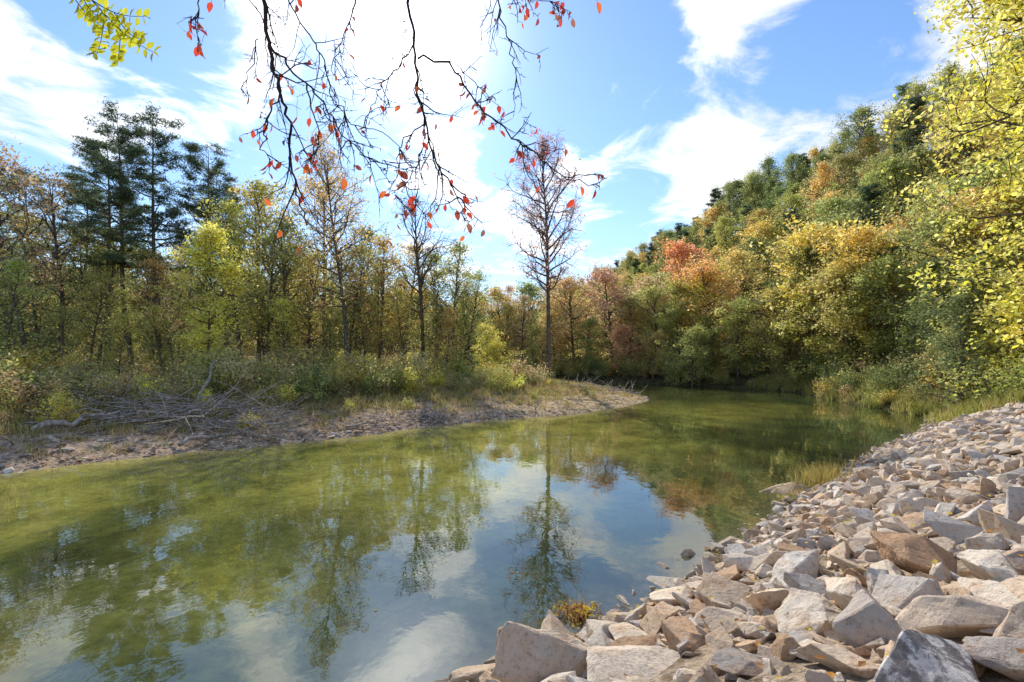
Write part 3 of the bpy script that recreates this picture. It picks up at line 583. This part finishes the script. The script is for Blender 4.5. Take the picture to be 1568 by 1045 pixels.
sp=N(nt,'ShaderNodeSeparateXYZ'); lk.new(nv.outputs[0],sp.inputs[0])
zz=mathn(nt,'ADD',mathn(nt,'MAXIMUM',sp.outputs[2],0.),.16)
cb=N(nt,'ShaderNodeCombineXYZ'); lk.new(mathn(nt,'DIVIDE',sp.outputs[0],zz),cb.inputs[0]); lk.new(mathn(nt,'DIVIDE',sp.outputs[1],zz),cb.inputs[1])
n1=N(nt,'ShaderNodeTexNoise',Scale=3.2,Detail=7.,Roughness=.62,Distortion=.6); lk.new(cb.outputs[0],n1.inputs['Vector'])
acc=mathn(nt,'MULTIPLY',n1.outputs[0],1.2)
def blob(px,py,ang,amp):
    global acc
    c=Vector(((px-CX)/F,1,(HY-py)/F)).normalized(); dt=N(nt,'ShaderNodeVectorMath',operation='DOT_PRODUCT'); lk.new(nv.outputs[0],dt.inputs[0]); dt.inputs[1].default_value=c
    mr=N(nt,'ShaderNodeMapRange',interpolation_type='SMOOTHSTEP'); lk.new(dt.outputs['Value'],mr.inputs[0]); mr.inputs[1].default_value=math.cos(R(ang)); mr.inputs[2].default_value=1; mr.inputs[3].default_value=0; mr.inputs[4].default_value=amp
    acc=mathn(nt,'ADD',acc,mr.outputs[0])
for b in [(50,150,9,.2),(180,170,6,.16),(340,100,8,.18),(1080,265,7,.24),(1180,235,6,.12),(930,185,8,.12),(1160,10,7,.22),(1450,30,9,.26),(1280,190,5,.12),(600,60,7,.10),(700,330,9,.10),(860,340,8,.08),(230,20,9,-.22),(130,250,9,-.12),(900,80,11,-.22),(1300,110,8,-.18),(800,120,7,-.12),(490,330,12,-.10),(700,195,7,.08),(500,150,7,-.10)]: blob(*b)
mk=N(nt,'ShaderNodeMapRange',interpolation_type='SMOOTHSTEP'); lk.new(acc,mk.inputs[0]); mk.inputs[1].default_value=.58; mk.inputs[2].default_value=.86
gain=N(nt,'ShaderNodeMix',data_type='RGBA',blend_type='MULTIPLY'); gain.inputs[0].default_value=1; lk.new(sky.outputs[0],gain.inputs[6]); gain.inputs[7].default_value=(1.05,1.26,1.5,1)
hz=mathn(nt,'POWER',mathn(nt,'SUBTRACT',1.,mathn(nt,'MAXIMUM',sp.outputs[2],0.),True),6.); hzm=N(nt,'ShaderNodeMix',data_type='RGBA'); lk.new(mathn(nt,'ADD',mathn(nt,'MULTIPLY',hz,.5),.02),hzm.inputs[0]); lk.new(gain.outputs[2],hzm.inputs[6]); hzm.inputs[7].default_value=(5.8,6.6,7.2,1)
dg=N(nt,'ShaderNodeVectorMath',operation='DOT_PRODUCT'); lk.new(nv.outputs[0],dg.inputs[0]); dg.inputs[1].default_value=sd
dgc=mathn(nt,'MAXIMUM',dg.outputs['Value'],0.); g1=mathn(nt,'POWER',dgc,14.); g2=mathn(nt,'POWER',dgc,160.)
cv=mathn(nt,'ADD',mathn(nt,'MULTIPLY',g1,12.),8.2); cc=N(nt,'ShaderNodeCombineColor'); lk.new(cv,cc.inputs[0]); lk.new(mathn(nt,'MULTIPLY',cv,1.),cc.inputs[1]); lk.new(mathn(nt,'MULTIPLY',cv,1.02),cc.inputs[2])
mx=N(nt,'ShaderNodeMix',data_type='RGBA'); lk.new(mathn(nt,'MULTIPLY',mk.outputs[0],.94),mx.inputs[0]); lk.new(hzm.outputs[2],mx.inputs[6]); lk.new(cc.outputs[0],mx.inputs[7])
ga=N(nt,'ShaderNodeVectorMath',operation='ADD'); gs=mathn(nt,'MULTIPLY',g2,14.); gc=N(nt,'ShaderNodeCombineXYZ')
for i_ in range(3): lk.new(gs,gc.inputs[i_])
lk.new(mx.outputs[2],ga.inputs[0]); lk.new(gc.outputs[0],ga.inputs[1])
bg=N(nt,'ShaderNodeBackground',Strength=.135); lk.new(ga.outputs[0],bg.inputs[0])
ow=N(nt,'ShaderNodeOutputWorld'); lk.new(bg.outputs[0],ow.inputs[0])
cam=bpy.data.cameras.new('camera'); cam.sensor_width=36; cam.lens=F/1568*36; cam.clip_end=5000; cam.clip_start=.05; cam.shift_y=(HY-522.5)/1568
co=bpy.data.objects.new('camera',cam); co.location=(0,0,CH); co.rotation_euler=(R(90),0,0); link(co); scene.camera=co
scene.view_settings.view_transform='Standard'; scene.view_settings.look='None'; scene.view_settings.exposure=0
print('objs',len(bpy.data.objects))
